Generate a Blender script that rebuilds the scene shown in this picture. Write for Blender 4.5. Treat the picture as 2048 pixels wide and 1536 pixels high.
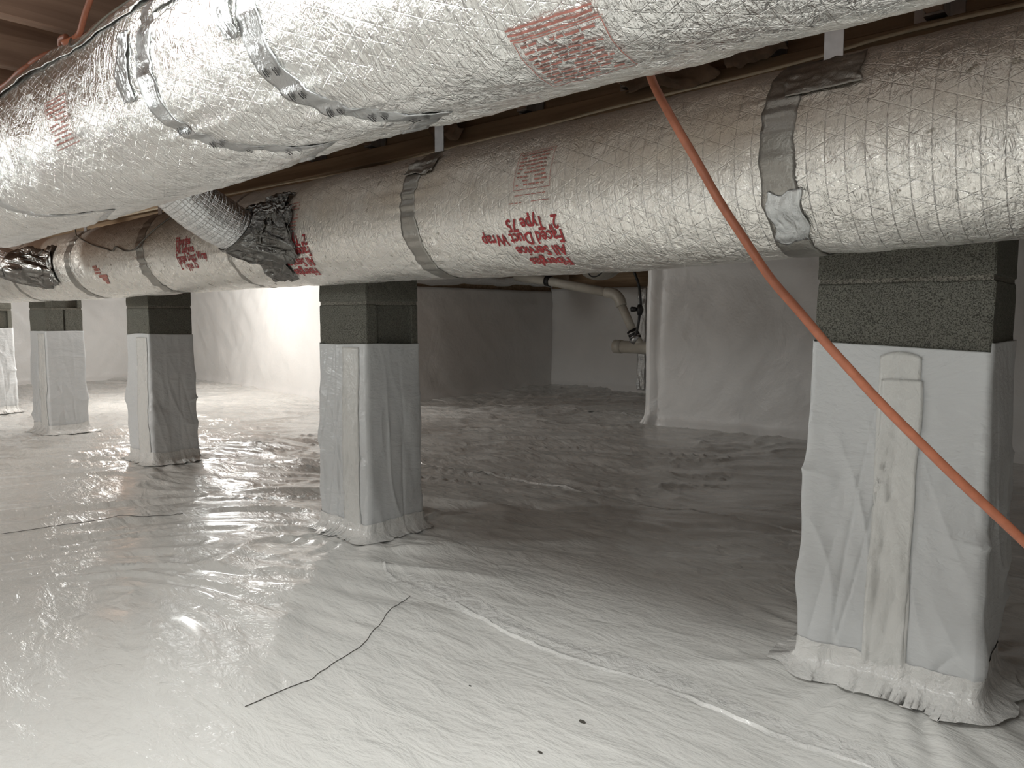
import bpy, bmesh, math, random
import numpy as np
from mathutils import Vector, Matrix
for o in list(bpy.data.objects): bpy.data.objects.remove(o)
S = bpy.context.scene
COL = S.collection
PI = math.pi
rng = random.Random(4)

# ------------------------------------------------------------------ camera, world, lights, exposure
cam = bpy.data.objects.new('camera', bpy.data.cameras.new('camera'))
COL.objects.link(cam)
cam.location = (0, 0, 0.9)
cam.rotation_euler = (PI/2 - math.atan(138/1500), 0, math.atan2(.656, .755))
cam.data.sensor_width = 36; cam.data.lens = 36*1500/2048
cam.data.clip_start = .02
S.camera = cam
W = bpy.data.worlds.new('world'); S.world = W; W.use_nodes = True
W.node_tree.nodes['Background'].inputs[0].default_value = (.9, .8, .7, 1)
W.node_tree.nodes['Background'].inputs[1].default_value = 0.02

def lamp(name, loc, power, size, color=(1, 1, 1), aim=None, kind='POINT', spread=None, blend=None):
    l = bpy.data.lights.new(name, kind); l.energy = power; l.color = color
    if kind == 'AREA':
        l.shape = 'DISK'; l.size = size
        if spread: l.spread = math.radians(spread)
    else:
        l.shadow_soft_size = size
        if kind == 'SPOT': l.spot_size = math.radians(spread); l.spot_blend = blend
    o = bpy.data.objects.new(name, l); COL.objects.link(o); o.location = loc
    if aim is not None:
        o.rotation_euler = (Vector(aim)-Vector(loc)).to_track_quat('-Z', 'Y').to_euler()
    return o
# work light hung from the joists behind the far duct, one beside the camera, one far left, on the near side
lamp('work_light_far', (-7.7, 3.35, 1.43), 100, .13, (.97, 1, .985))
lamp('work_light_middle', (-5.9, 2.95, 1.42), 30, .12, (.97, 1, .985))
lamp('work_light_near', (-.45, -.25, 1.16), 18, .16, (.97, 1, .99))
lamp('work_light_left', (-4.9, -.75, 1.25), 92, .15, (.97, 1, .985))
# tube lamp on the joists by the near duct; unseen fill added between the ducts
for nm, x, y, ln, pw in (('tube_lamp', -.80, .36, 1.5, 23), ('duct_gap_fill', -.9, 1.17, 3.6, 1.35)):
    tl = lamp(nm, (x, y, 1.53), pw, ln, (.98, 1, .98), kind='AREA')
    tl.data.shape = 'RECTANGLE'; tl.data.size = ln; tl.data.size_y = .10
S.view_settings.view_transform = 'Standard'; S.view_settings.look = 'None'
S.view_settings.exposure = 0.0; S.view_settings.gamma = 1.0
S.view_settings.use_curve_mapping = False

# ------------------------------------------------------------------ helpers: noise
def _hash(ix, iy, iz, seed):
    h = (ix*374761393 + iy*668265263 + iz*2147483647 + seed*974634777) & 0xffffffff
    h = ((h ^ (h >> 13))*1274126177) & 0xffffffff
    h = ((h ^ (h >> 16))*2246822519) & 0xffffffff
    return ((h ^ (h >> 15)) & 0xffffff)/float(0xffffff)*2-1
def vnoise(x, y, z=0., seed=0):
    x, y, z = np.broadcast_arrays(np.asarray(x, float), np.asarray(y, float), np.asarray(z, float))
    fx, fy, fz = np.floor(x), np.floor(y), np.floor(z)
    ix, iy, iz = fx.astype(np.int64), fy.astype(np.int64), fz.astype(np.int64)
    tx, ty, tz = x-fx, y-fy, z-fz
    sm = lambda t: t*t*t*(t*(t*6-15)+10)
    tx, ty, tz = sm(tx), sm(ty), sm(tz)
    r = 0
    for dx in (0, 1):
        for dy in (0, 1):
            for dz in (0, 1):
                w = (tx if dx else 1-tx)*(ty if dy else 1-ty)*(tz if dz else 1-tz)
                r = r + w*_hash(ix+dx, iy+dy, iz+dz, seed)
    return r
def fbm(x, y, z=0., oct=3, seed=0):
    r = 0; a = 1.; f = 1.
    for i in range(oct):
        r = r + a*vnoise(x*f, y*f, z*f, seed+i*17); a *= .5; f *= 2.03
    return r
def ridge(x, y, z=0., seed=0, p=2.0):
    return (1-np.abs(vnoise(x, y, z, seed)))**p
def sstep(a, b, x):
    t = np.clip((x-a)/(b-a), 0, 1); return t*t*(3-2*t)

# ------------------------------------------------------------------ helpers: objects
def tag(o, label=None, cat=None, group=None, kind=None):
    if label: o['label'] = label
    if cat: o['category'] = cat
    if group: o['group'] = group
    if kind: o['kind'] = kind
    return o
def empty(name, loc=(0, 0, 0), label=None, cat=None, group=None, kind=None):
    o = bpy.data.objects.new(name, None); COL.objects.link(o); o.location = loc; o.empty_display_size = .1
    return tag(o, label, cat, group, kind)
def link(name, me, mat=None, parent=None, smooth=True):
    if mat:
        me.materials.clear(); me.materials.append(mat)
    if smooth:
        me.polygons.foreach_set('use_smooth', [True]*len(me.polygons))
    o = bpy.data.objects.new(name, me); COL.objects.link(o)
    if parent:
        o.parent = parent
        p = parent; L = Vector((0, 0, 0))
        while p: L += p.location; p = p.parent
        o.location = -L                     # meshes are written in world coordinates
    return o
def grid_mesh(name, P, uv=None, wrap_u=False):
    """P: (nu,nv,3) array of points"""
    nu, nv = P.shape[:2]
    me = bpy.data.meshes.new(name)
    iu = np.arange(nu if wrap_u else nu-1); iv = np.arange(nv-1)
    A, B = np.meshgrid(iu, iv, indexing='ij')
    A2 = (A+1) % nu
    F = np.stack([A*nv+B, A2*nv+B, A2*nv+B+1, A*nv+B+1], -1).reshape(-1, 4)
    me.vertices.add(nu*nv); me.vertices.foreach_set('co', P.reshape(-1).astype(np.float32))
    n = len(F)
    me.loops.add(4*n); me.loops.foreach_set('vertex_index', F.reshape(-1).astype(np.int32))
    me.polygons.add(n); me.polygons.foreach_set('loop_start', np.arange(0, 4*n, 4, dtype=np.int32))
    me.polygons.foreach_set('loop_total', np.full(n, 4, dtype=np.int32))
    if uv is not None:
        l = me.uv_layers.new(name='UVMap')
        l.data.foreach_set('uv', uv.reshape(-1, 2)[F.reshape(-1)].reshape(-1).astype(np.float32))
    me.update(calc_edges=True); me.validate()
    return me
def thicken(o, t, offset=-1):
    m = o.modifiers.new('thickness', 'SOLIDIFY'); m.thickness = t; m.offset = offset
    return o
def box_mesh(name, lo, hi, bevel=.003, seg=1, rot=0, origin=None):
    bm = bmesh.new(); bmesh.ops.create_cube(bm, size=1)
    lo = Vector(lo); hi = Vector(hi)
    for v in bm.verts:
        v.co = Vector([(lo[i]+hi[i])/2 + v.co[i]*(hi[i]-lo[i]) for i in range(3)])
    if bevel: bmesh.ops.bevel(bm, geom=bm.edges[:], offset=bevel, segments=seg, affect='EDGES')
    me = bpy.data.meshes.new(name); bm.to_mesh(me); bm.free(); return me
def box(name, lo, hi, mat, parent=None, bevel=.003):
    return link(name, box_mesh(name, lo, hi, bevel), mat, parent, smooth=False)
def tube_points(path, r, n=10, closed_ends=True):
    P = [Vector(p) for p in path]
    rr = r if hasattr(r, '__len__') else [r]*len(P)
    verts = []; faces = []
    up = None
    for i, p in enumerate(P):
        t = (P[min(i+1, len(P)-1)]-P[max(i-1, 0)]).normalized()
        if up is None:
            up = t.orthogonal().normalized()
        up = (up - t*up.dot(t)).normalized(); s = t.cross(up)
        for k in range(n):
            a = 2*PI*k/n
            verts.append(p + (up*math.cos(a)+s*math.sin(a))*rr[i])
    for i in range(len(P)-1):
        for k in range(n):
            faces.append((i*n+k, i*n+(k+1) % n, (i+1)*n+(k+1) % n, (i+1)*n+k))
    if closed_ends:
        faces.append(tuple(range(n-1, -1, -1))); faces.append(tuple((len(P)-1)*n+k for k in range(n)))
    return verts, faces
def tube(name, path, r, mat, parent=None, n=10, ends=True):
    v, f = tube_points(path, r, n, ends)
    me = bpy.data.meshes.new(name); me.from_pydata(v, [], f); me.update()
    return link(name, me, mat, parent)
def spline(pts, n=8):
    P = [np.array(p, float) for p in pts]; out = []
    P = [2*P[0]-P[1]] + P + [2*P[-1]-P[-2]]
    for i in range(1, len(P)-2):
        for k in range(n):
            t = k/n
            out.append(.5*((2*P[i]) + (-P[i-1]+P[i+1])*t + (2*P[i-1]-5*P[i]+4*P[i+1]-P[i+2])*t*t + (-P[i-1]+3*P[i]-3*P[i+1]+P[i+2])*t**3))
    out.append(P[-2]); return [tuple(p) for p in out]

# ------------------------------------------------------------------ helpers: materials
class NT:
    def __init__(s, name):
        s.m = bpy.data.materials.new(name); s.m.use_nodes = True
        s.t = s.m.node_tree; s.b = s.t.nodes['Principled BSDF']
    def n(s, typ, ins=None, **props):
        nd = s.t.nodes.new(typ)
        for k, v in props.items(): setattr(nd, k, v)
        for k, v in (ins or {}).items(): s.put(nd.inputs[k], v)
        return nd
    def put(s, sock, v):
        if hasattr(v, 'is_output') or isinstance(v, bpy.types.NodeSocket): s.t.links.new(v, sock)
        else:
            if isinstance(v, (tuple, list)) and sock.type == 'RGBA' and len(v) == 3: v = (*v, 1)
            sock.default_value = v
    def set(s, **k):
        for a, v in k.items(): s.put(s.b.inputs[a.replace('_', ' ')], v)
        return s
    def math(s, op, a, b=0., c=None):
        nd = s.n('ShaderNodeMath', operation=op); s.put(nd.inputs[0], a); s.put(nd.inputs[1], b)
        if c is not None: s.put(nd.inputs[2], c)
        return nd.outputs[0]
    def noise(s, vec, scale, detail=4, rough=.55, typ='FBM', dist=0.):
        nd = s.n('ShaderNodeTexNoise', noise_type=typ)
        s.put(nd.inputs['Vector'], vec); nd.inputs['Scale'].default_value = scale
        nd.inputs['Detail'].default_value = detail; nd.inputs['Roughness'].default_value = rough
        nd.inputs['Distortion'].default_value = dist
        return nd.outputs['Fac']
    def map(s, v, a, b, c=0., d=1.):
        nd = s.n('ShaderNodeMapRange', interpolation_type='SMOOTHSTEP')
        s.put(nd.inputs[0], v)
        for i, q in enumerate((a, b, c, d)): nd.inputs[i+1].default_value = q
        return nd.outputs[0]
    def scale(s, vec, sc, rot=0.):
        nd = s.n('ShaderNodeMapping'); s.put(nd.inputs['Vector'], vec)
        nd.inputs['Scale'].default_value = sc; nd.inputs['Rotation'].default_value = (0, 0, rot)
        return nd.outputs[0]
    def mix(s, f, a, b):
        nd = s.n('ShaderNodeMix', data_type='RGBA'); s.put(nd.inputs[0], f); s.put(nd.inputs[6], a); s.put(nd.inputs[7], b)
        return nd.outputs[2]
    def bump(s, h, strength, dist, prev=None):
        nd = s.n('ShaderNodeBump'); s.put(nd.inputs['Height'], h)
        nd.inputs['Strength'].default_value = strength; nd.inputs['Distance'].default_value = dist
        if prev: s.put(nd.inputs['Normal'], prev)
        return nd.outputs[0]
    def obj(s): return s.n('ShaderNodeTexCoord').outputs['Object']
    def uv(s): return s.n('ShaderNodeTexCoord').outputs['UV']

def scrim(M, uv, dirs, pitch, width):
    sep = M.n('ShaderNodeSeparateXYZ'); M.put(sep.inputs[0], uv); out = None
    for a in dirs:
        d = M.math('ADD', M.math('MULTIPLY', sep.outputs[0], math.sin(a)/pitch), M.math('MULTIPLY', sep.outputs[1], math.cos(a)/pitch))
        t = M.math('ABSOLUTE', M.math('SUBTRACT', M.math('FRACT', d), .5))
        l = M.map(t, .5-width/pitch, .5, 0, 1)
        out = l if out is None else M.math('MAXIMUM', out, l)
    return out
def foil_mat(name, base, rough, dirt=.5, dust=(0.3, .2, .12), dustamt=0., dirs=(.42, -.42, PI/2), pitch=.034, lw=.0014, crinkle=1., streak=1., lump=1., settle=None, scb=.4):
    M = NT(name); uv = M.uv()
    sc = scrim(M, uv, dirs, pitch, lw)
    grid = scrim(M, uv, (0, PI/2), .0085, .0011)
    cr = M.noise(uv, 95, 5, .62, dist=.6)
    rd = M.noise(M.scale(uv, (1.25, .8, 1)), 36, 4, .58, dist=1.0)
    rd = M.math('ABSOLUTE', M.math('SUBTRACT', rd, .5))
    st = M.noise(M.scale(uv, (95, 13, 1)), 1, 4, .6)
    b = M.bump(st, .30*streak, .006)
    b = M.bump(rd, .5*lump, .014, b)
    b = M.bump(cr, .35*crinkle, .006, b)
    b = M.bump(sc, scb, .0016, b)
    b = M.bump(grid, .3*scb, .001, b)
    spots = M.map(M.noise(uv, 34, 4, .65), .605, .685)
    patch = M.map(M.noise(uv, 5, 3, .6), .45, .62)
    dirtf = M.math('MULTIPLY', M.math('MULTIPLY', spots, patch), dirt)
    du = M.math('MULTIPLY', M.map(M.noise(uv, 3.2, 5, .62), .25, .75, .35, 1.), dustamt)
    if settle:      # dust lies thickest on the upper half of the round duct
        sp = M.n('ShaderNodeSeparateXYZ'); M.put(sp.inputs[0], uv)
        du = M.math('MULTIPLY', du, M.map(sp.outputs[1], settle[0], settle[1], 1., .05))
    col = M.mix(M.math('MULTIPLY', sc, .5), base, (.92, .92, .9))
    col = M.mix(M.math('MULTIPLY', grid, .12), col, (.5, .5, .48))
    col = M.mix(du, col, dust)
    col = M.mix(dirtf, col, (.16, .13, .085))
    M.set(Base_Color=col, Metallic=M.math('SUBTRACT', 1., M.math('MAXIMUM', M.math('MULTIPLY', dirtf, .8), M.math('MULTIPLY', du, .75))),
          Roughness=M.math('ADD', M.math('ADD', M.map(M.noise(uv, 12, 3), .3, .7, rough-.06, rough+.07), M.math('MULTIPLY', dirtf, .4)), M.math('MULTIPLY', du, .25)), Normal=b)
    return M.m
def plastic_mat(name, base, rough, bump=.3, stretch=(1, 1, 1), rot=0., scale=9., fine=.1, coat=0., sub=True):
    M = NT(name); ob = M.obj()
    v = M.scale(ob, stretch, rot)
    n1 = M.noise(v, scale, 5, .55, dist=.5)
    n2 = M.noise(v, scale*4.5, 4, .6, dist=.7)
    n3 = M.noise(ob, 160, 2, .5)
    b = M.bump(n1, bump, .05); b = M.bump(n2, bump*.7, .012, b); b = M.bump(n3, fine, .0015, b)
    col = M.mix(M.map(M.noise(ob, 2.2, 4), .35, .7), base, tuple(c*.95 for c in base))
    M.set(Base_Color=col, Roughness=M.map(M.noise(ob, 6, 3), .3, .7, rough-.05, rough+.06), Normal=b, Coat_Weight=coat, Coat_Roughness=.12)
    M.b.inputs['Specular IOR Level'].default_value = .5
    return M.m
def simple(name, base, rough, metal=0., bump=0., scale=40., var=.15):
    M = NT(name); ob = M.obj(); n = M.noise(ob, scale, 4)
    col = M.mix(M.map(n, .3, .7), tuple(c*(1-var) for c in base), base)
    M.set(Base_Color=col, Roughness=rough, Metallic=metal)
    if bump: M.set(Normal=M.bump(n, bump, .004))
    return M.m
def wood_mat(name, a, b, axis):
    M = NT(name); ob = M.obj()
    st = [26., 26., 26.]; st[axis] = 1.3
    g = M.noise(M.scale(ob, st), 1, 6, .62, dist=.8)
    w = M.noise(ob, 1.7, 3)
    col = M.mix(M.map(g, .3, .72), a, b)
    col = M.mix(M.map(w, .3, .7, 0, .45), col, tuple(c*.65 for c in a))
    M.set(Base_Color=col, Roughness=.75, Normal=M.bump(g, .25, .003))
    return M.m
def block_mat(name, base):
    M = NT(name); ob = M.obj()
    n = M.noise(ob, 210, 5, .75); big = M.noise(ob, 4, 3)
    pores = M.map(M.noise(ob, 330, 3, .6), .34, .50)
    col = M.mix(M.map(n, .3, .7), tuple(c*.6 for c in base), tuple(min(1, c*1.25) for c in base))
    col = M.mix(pores, tuple(c*.28 for c in base), col)
    col = M.mix(M.map(big, .35, .65, 0, .3), col, tuple(c*.75 for c in base))
    M.set(Base_Color=col, Roughness=.95, Normal=M.bump(pores, .8, .003, M.bump(n, .6, .004)))
    return M.m

FLOORM = plastic_mat('white_vapor_barrier_floor', (.80, .795, .765), .21, .32, (1.1, 2.6, 1), .35, 5.5, .14, coat=.3)
WALLM = plastic_mat('white_vapor_barrier_wall', (.80, .785, .765), .38, .3, (1, 1, 1), 0, 3.2, .12)
WRAPM = plastic_mat('white_pier_wrap', (.70, .715, .72), .34, .34, (.8, .8, 1.6), .4, 5, .1)
TAPEM = plastic_mat('white_seam_tape', (.76, .76, .735), .27, .25, (1, 1, .6), 0, 16, .1, coat=.2)
SEAMM = plastic_mat('seam_tape_gloss', (.82, .815, .79), .16, .4, (1, 1, 1), 0, 18, .1, coat=.4)
FOIL1 = foil_mat('foil_duct_wrap', (.94, .94, .915), .20, .55, dustamt=.04, dust=(.45, .41, .33), lump=1.5, crinkle=1.2, streak=1.5, scb=.5, pitch=.022, lw=.0011)
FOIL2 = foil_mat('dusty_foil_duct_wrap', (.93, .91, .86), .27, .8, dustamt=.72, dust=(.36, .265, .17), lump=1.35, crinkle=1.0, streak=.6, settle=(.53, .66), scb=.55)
FLEXM = foil_mat('foil_flex_sleeve', (.80, .81, .81), .20, .15, dirs=(0, PI/2), pitch=.0135, lw=.0017, lump=.9, scb=.8, streak=1.2)
TAPE1 = foil_mat('aluminium_tape', (.52, .53, .53), .30, .1, dirs=(0,), pitch=10, lw=.001, lump=.5, streak=.3, crinkle=.5)
TAPE2 = foil_mat('grey_duct_tape', (.36, .35, .325), .36, .2, dustamt=.15, dust=(.25, .2, .14), dirs=(0,), pitch=10, lw=.001, lump=.5, streak=.2, crinkle=.5)
COLLARM = foil_mat('dark_crumpled_foil_tape', (.17, .165, .155), .20, .1, dirs=(0,), pitch=10, lw=.001, lump=1.0, streak=.1, crinkle=.5)
REDM = simple('red_print', (.42, .035, .04), .55, 0, 0, 120, .5)
PALERED = simple('faded_red_print', (.50, .20, .16), .6, 0, 0, 90, .4)
BLACKP = simple('black_print', (.02, .02, .02), .5)
JOISTM = wood_mat('joist_wood', (.33, .205, .145), (.58, .39, .28), 1)
GIRDM = wood_mat('girder_wood', (.28, .19, .115), (.49, .345, .22), 0)
SUBM = wood_mat('subfloor_wood', (.22, .135, .095), (.38, .245, .17), 0)
BLOCKM = block_mat('concrete_block', (.215, .212, .178))
MORTM = block_mat('mortar', (.30, .285, .24))
GALV = simple('galvanised_steel', (.55, .56, .57), .38, .9, .1)
CORDM = simple('orange_cord', (.37, .125, .065), .55, 0, .1, 80)
CABLEM = simple('cream_cable', (.72, .61, .45), .5)
PVCM = simple('white_pvc', (.60, .57, .50), .4, 0, 0, 12)
RUBBER = simple('black_rubber', (.02, .02, .02), .5)
KRAFTM = simple('brown_kraft_paper', (.22, .14, .09), .8, 0, .4, 25, .4)
THREADM = simple('dark_thread', (.07, .065, .055), .7)
WIREM = simple('thin_wire', (.12, .11, .09), .4)

# ------------------------------------------------------------------ piers (positions needed by the floor)
#        corner x, corner y (front right), width along x, depth along y, wrap top
PIERS = [(-.278, 1.885, .370, .300, .830),
         (-2.298, 1.800, .305, .262, .788),
         (-4.440, 1.905, .300, .258, .788),
         (-6.150, 1.905, .340, .250, .782),
         (-7.900, 1.930, .300, .250, .778)]

# ------------------------------------------------------------------ floor
def floor_h(x, y):
    h = .020*vnoise(x*.9+3, y*.9, 0, 3) + .008*vnoise(x*2.3, y*2.3, 0, 4)
    # long folds: direction rotates slowly over the sheet
    wx = x + .18*vnoise(x*1.3, y*1.3, 0, 8); wy = y + .18*vnoise(x*1.3+9, y*1.3, 0, 9)
    a = .62 + .35*vnoise(x*.5, y*.5, 0, 12)
    u = wx*np.cos(a)+wy*np.sin(a); v = -wx*np.sin(a)+wy*np.cos(a)
    left = sstep(-1.3, -2.1, x)*sstep(.7, 1.1, y)
    back = sstep(2.0, 2.7, y)
    rough = .18 + 1.0*left*(1-.6*back) + .75*back
    f1 = vnoise(u*2.2, v*8.5, 0, 21); f2 = vnoise(u*4.5, v*19, 0, 22)
    rd = ridge(u*1.8, v*6.5, 0, 23, 5)
    h = h + rough*(.0080*f1 + .0036*f2 + .015*rd*left) + left*(.005*ridge(u*4.5, v*15, 0, 25, 4)+.0028*vnoise(u*6+v*3, v*17, 0, 26))
    h = h + .0025*vnoise(x*3.2+y*5, y*2-x*1.5, 0, 31)
    for (cx, cy, w, d, zt) in PIERS:
        dx = np.maximum(np.maximum(cx-w-x, x-cx), 0); dy = np.maximum(np.maximum(cy-y, y-cy-d), 0)
        r = np.sqrt(dx*dx+dy*dy)
        h = h*(1-.8*np.exp(-(r/.12)**2)) + .022*np.exp(-r/.10)
        ang = np.arctan2(y-cy-d/2, x-cx+w/2)
        h = h + .006*np.sin(ang*11+vnoise(ang*3, 0, 0, 5)*4)*np.exp(-((r-.14)/.12)**2)
    return h
def coords(segs):
    out = []
    for a, b, s in segs: out += list(np.arange(a, b-1e-6, s))
    out.append(segs[-1][1]); return np.array(out)
gx = coords([(-11.1, -6, .05), (-6, -3.2, .025), (-3.2, .4, .0145), (.4, 3.1, .08)])
gy = coords([(-3.1, .7, .1), (.7, 2.6, .0135), (2.6, 5, .03), (5, 7.8, .06)])
X, Y = np.meshgrid(gx, gy, indexing='ij')
P = np.stack([X, Y, floor_h(X, Y)], -1)
fl = link('floor', grid_mesh('floor', P), FLOORM); tag(fl, kind='structure')

def floor_ribbon(name, pts, width, h, mat, parent, seed, n=14):
    c = np.array(spline([(p[0], p[1], 0) for p in pts], n)); L = len(c)
    s = np.arange(L)/3.0
    t = np.gradient(c[:, :2], axis=0); t /= np.linalg.norm(t, axis=1)[:, None]
    nrm = np.stack([-t[:, 1], t[:, 0]], 1)
    wob = .006*vnoise(s*.7, 0, 0, seed)+.003*vnoise(s*2.1, 0, 0, seed+1)
    wv = width*(.75+.45*vnoise(s*.35, 1, 0, seed+2)); hv = h*np.clip(.55+.8*vnoise(s*.25, 2, 0, seed+3)+.25*vnoise(s*1.7, 2, 0, seed+5), .12, 1.4)
    prof = [(-.5, -.06), (-.30, .25), (-.12, .85), (.0, 1.), (.08, .55), (.25, .22), (.5, -.06)]
    P = np.zeros((L, len(prof), 3))
    for k, (a, b) in enumerate(prof):
        q = c[:, :2] + nrm*(wv*a+wob)[:, None]
        P[:, k, :2] = q; P[:, k, 2] = floor_h(q[:, 0], q[:, 1]) + hv*b + .0006
    return link(name, grid_mesh(name, P), mat, parent)
def lap_edge(name, pts, width, mat, parent, seed):
    return floor_ribbon(name, pts, width, .0016, mat, parent, seed)
floor_ribbon('seam_fold', [(-2.06, 1.66), (-1.92, 1.60), (-1.66, 1.60), (-1.41, 1.565), (-1.23, 1.55), (-.91, 1.56), (-.70, 1.55), (-.49, 1.55), (-.2, 1.56), (.3, 1.55)], .03, .0068, SEAMM, fl, 50)
lap_edge('seam_tape', [(-1.9, 1.645), (-1.4, 1.60), (-.9, 1.60), (-.4, 1.585), (.3, 1.6)], .09, SEAMM, fl, 54)
floor_ribbon('seam_fold', [(-3.6, 3.05), (-3.2, 3.02), (-2.96, 3.035), (-2.64, 3.12), (-2.2, 3.10), (-1.83, 3.10), (-1.4, 3.06), (-.9, 3.05), (0, 3.08)], .035, .009, SEAMM, fl, 60)
floor_ribbon('seam_fold', [(-6.0, 5.5), (-5.34, 5.55), (-4.8, 5.58), (-4.3, 5.64), (-3.8, 5.68), (-3.3, 5.72)], .05, .016, SEAMM, fl, 70)
floor_ribbon('seam_fold', [(-6.4, 4.25), (-5.5, 4.05), (-4.6, 4.12), (-3.6, 4.2), (-2.9, 4.3)], .04, .006, SEAMM, fl, 75)
floor_ribbon('seam_fold', [(-5.2, 2.62), (-4.3, 2.75), (-3.6, 3.0)], .04, .006, SEAMM, fl, 78)

# ------------------------------------------------------------------ walls: liners hung on the foundation, with a timber band above
def wall(name, a, b, top, seed, amp=.012, nu=None, mode=0):
    a = np.array(a, float); b = np.array(b, float); L = np.linalg.norm(b-a); t = (b-a)/L; nrm = np.array([t[1], -t[0]])
    nu = nu or int(L/.035)+2; nv = int(top/.03)
    U, V = np.meshgrid(np.linspace(0, L, nu), np.linspace(-.04, top, nv), indexing='ij')
    d = amp*(1.1*vnoise(U*1.6, V*1.3, 0, seed) + .5*vnoise(U*5+V*4, V*2.2-U*1.2, 0, seed+1) + .22*vnoise(U*9-V*6, V*4, 0, seed+2))
    d = d + amp*.7*ridge(U*2.2+V*2.6, V*.9, 0, seed+3, 4)*sstep(.1, .6, V)
    d = d + amp*.9*np.sin(V*26+2*vnoise(U*1.5, 0, 0, seed+4))*np.exp(-((V-top+.18)/.13)**2)*(.5+.5*vnoise(U*1.1, 3, 0, seed+6))
    d = d + .05*np.exp(-np.maximum(V, 0)/.035) - .012       # runs out onto the floor
    if mode == 1:                                           # gathered fold by the outer corner
        d = d + .012*np.exp(-((U-.03-.02*V)/.02)**2) - .012*np.exp(-((U-.085-.03*V)/.03)**2) + .05*np.exp(-(U/.04)**2-(np.maximum(V, 0)/.10)**2)
        fan = np.arctan2(V-.02, U-.05+1e-6)
        d = d + .008*np.sin(fan*16)*np.exp(-((U)**2+(V)**2)/.25**2)
    P = np.stack([a[0]+t[0]*U+nrm[0]*d, a[1]+t[1]*U+nrm[1]*d, V], -1)
    o = link(name, grid_mesh(name, P), WALLM); thicken(o, .03, 1); tag(o, kind='structure')
    return o
WALLS = [('wall_left', (-11, -3), (-11, 5.2), 1.40, 101, .028, 0),
         ('wall_back_left', (-11, 5.2), (-5.98, 4.60), 1.42, 111, .016, 0),
         ('wall_recess_left', (-5.98, 4.60), (-5.98, 7.66), 1.20, 121, .010, 0),
         ('wall_recess_back', (-5.98, 7.66), (-3.2, 7.66), 1.23, 131, .006, 0),
         ('wall_recess_right', (-3.2, 7.66), (-3.2, 5.40), 1.40, 141, .008, 0),
         ('wall_back_right', (-3.2, 5.40), (3, 5.40), 1.42, 151, .012, 1),
         ('wall_right', (3, 5.40), (3, -3), 1.42, 161, .012, 0),
         ('wall_front', (3, -3), (-11, -3), 1.42, 171, .012, 0)]
for i, (nm, a, b, top, sd, amp, mode) in enumerate(WALLS):
    wall(nm, a, b, top, sd, amp, mode=mode)
    va, vb = Vector((*a, 0)), Vector((*b, 0)); t = (vb-va).normalized(); nout = Vector((-t.y, t.x, 0))
    me = bpy.data.meshes.new('band'); bm = bmesh.new()
    q = []
    for z in (top-.02, 1.80):
        for p in (va-t*.02, vb+t*.02):
            for k in (.035, .075): q.append(bm.verts.new(p+nout*k+Vector((0, 0, z))))
    bmesh.ops.convex_hull(bm, input=q); bm.to_mesh(me); bm.free()
    tag(link('trim_%d' % (i+1), me, GIRDM, None, False), kind='structure')

# ------------------------------------------------------------------ ceiling: joists on both sides of the girder, subfloor panels
ceil = empty('ceiling', (0, 0, 1.57), kind='structure')
jm_front = None
def joist_end(x): return 7.66 if -5.95 < x < -3.25 else (4.62 if x <= -5.95 else 5.38)
for k in range(-22, 12):
    x = -2.03 + .4*k
    if x < -10.9 or x > 2.9: continue
    j = box('joist', (x-.019, -2.98, 1.572), (x+.019, 1.975, 1.80), JOISTM, ceil, .003)
    box('joist', (x-.019, 2.135, 1.572), (x+.019, joist_end(x), 1.80), JOISTM, ceil, .003)
    if -4.9 < x < .2:       # U-shaped hanger at the girder face
        bm = bmesh.new()
        def bx(lo, hi):
            g = bmesh.ops.create_cube(bm, size=1)['verts']
            for v in g: v.co = Vector([(lo[i]+hi[i])/2+v.co[i]*(hi[i]-lo[i]) for i in range(3)])
        y1 = 1.976
        for s in (-1, 1):
            bx((x+s*.0205-.0012, y1-.05, 1.565), (x+s*.0205+.0012, y1, 1.72))
            bx((min(x+s*.0205, x+s*.052), y1-.003, 1.566), (max(x+s*.0205, x+s*.052), y1, 1.72))
        bx((x-.021, y1-.05, 1.566), (x+.021, y1, 1.571))
        me = bpy.data.meshes.new('hanger'); bm.to_mesh(me); bm.free()
        link('joist_hanger', me, GALV, j, False)
for a, b in ((-11, -8.6), (-8.58, -6.2), (-6.18, -3.8), (-3.78, -1.4), (-1.38, 1.0), (1.02, 3.05)):
    for c, d in ((-3, -.6), (-.58, 1.82), (1.84, 4.2), (4.22, 7.7)):
        box('subfloor_panel', (a, c, 1.803), (b, d, 1.82), SUBM, ceil, .002)

# ------------------------------------------------------------------ girder
gird = empty('girder', (-4, 2.05, 1.38), 'long brown timber girder of doubled planks carried by the block piers', 'beam')
for k in range(3):
    y0 = 1.980+.051*k
    box('plank', (-10.9, y0, 1.385), (2.9, y0+.049, 1.79), GIRDM, gird, .003)
box('ledger_strip', (-10.9, 1.940, 1.500), (2.9, 1.979, 1.560), GIRDM, gird, .003)

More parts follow.
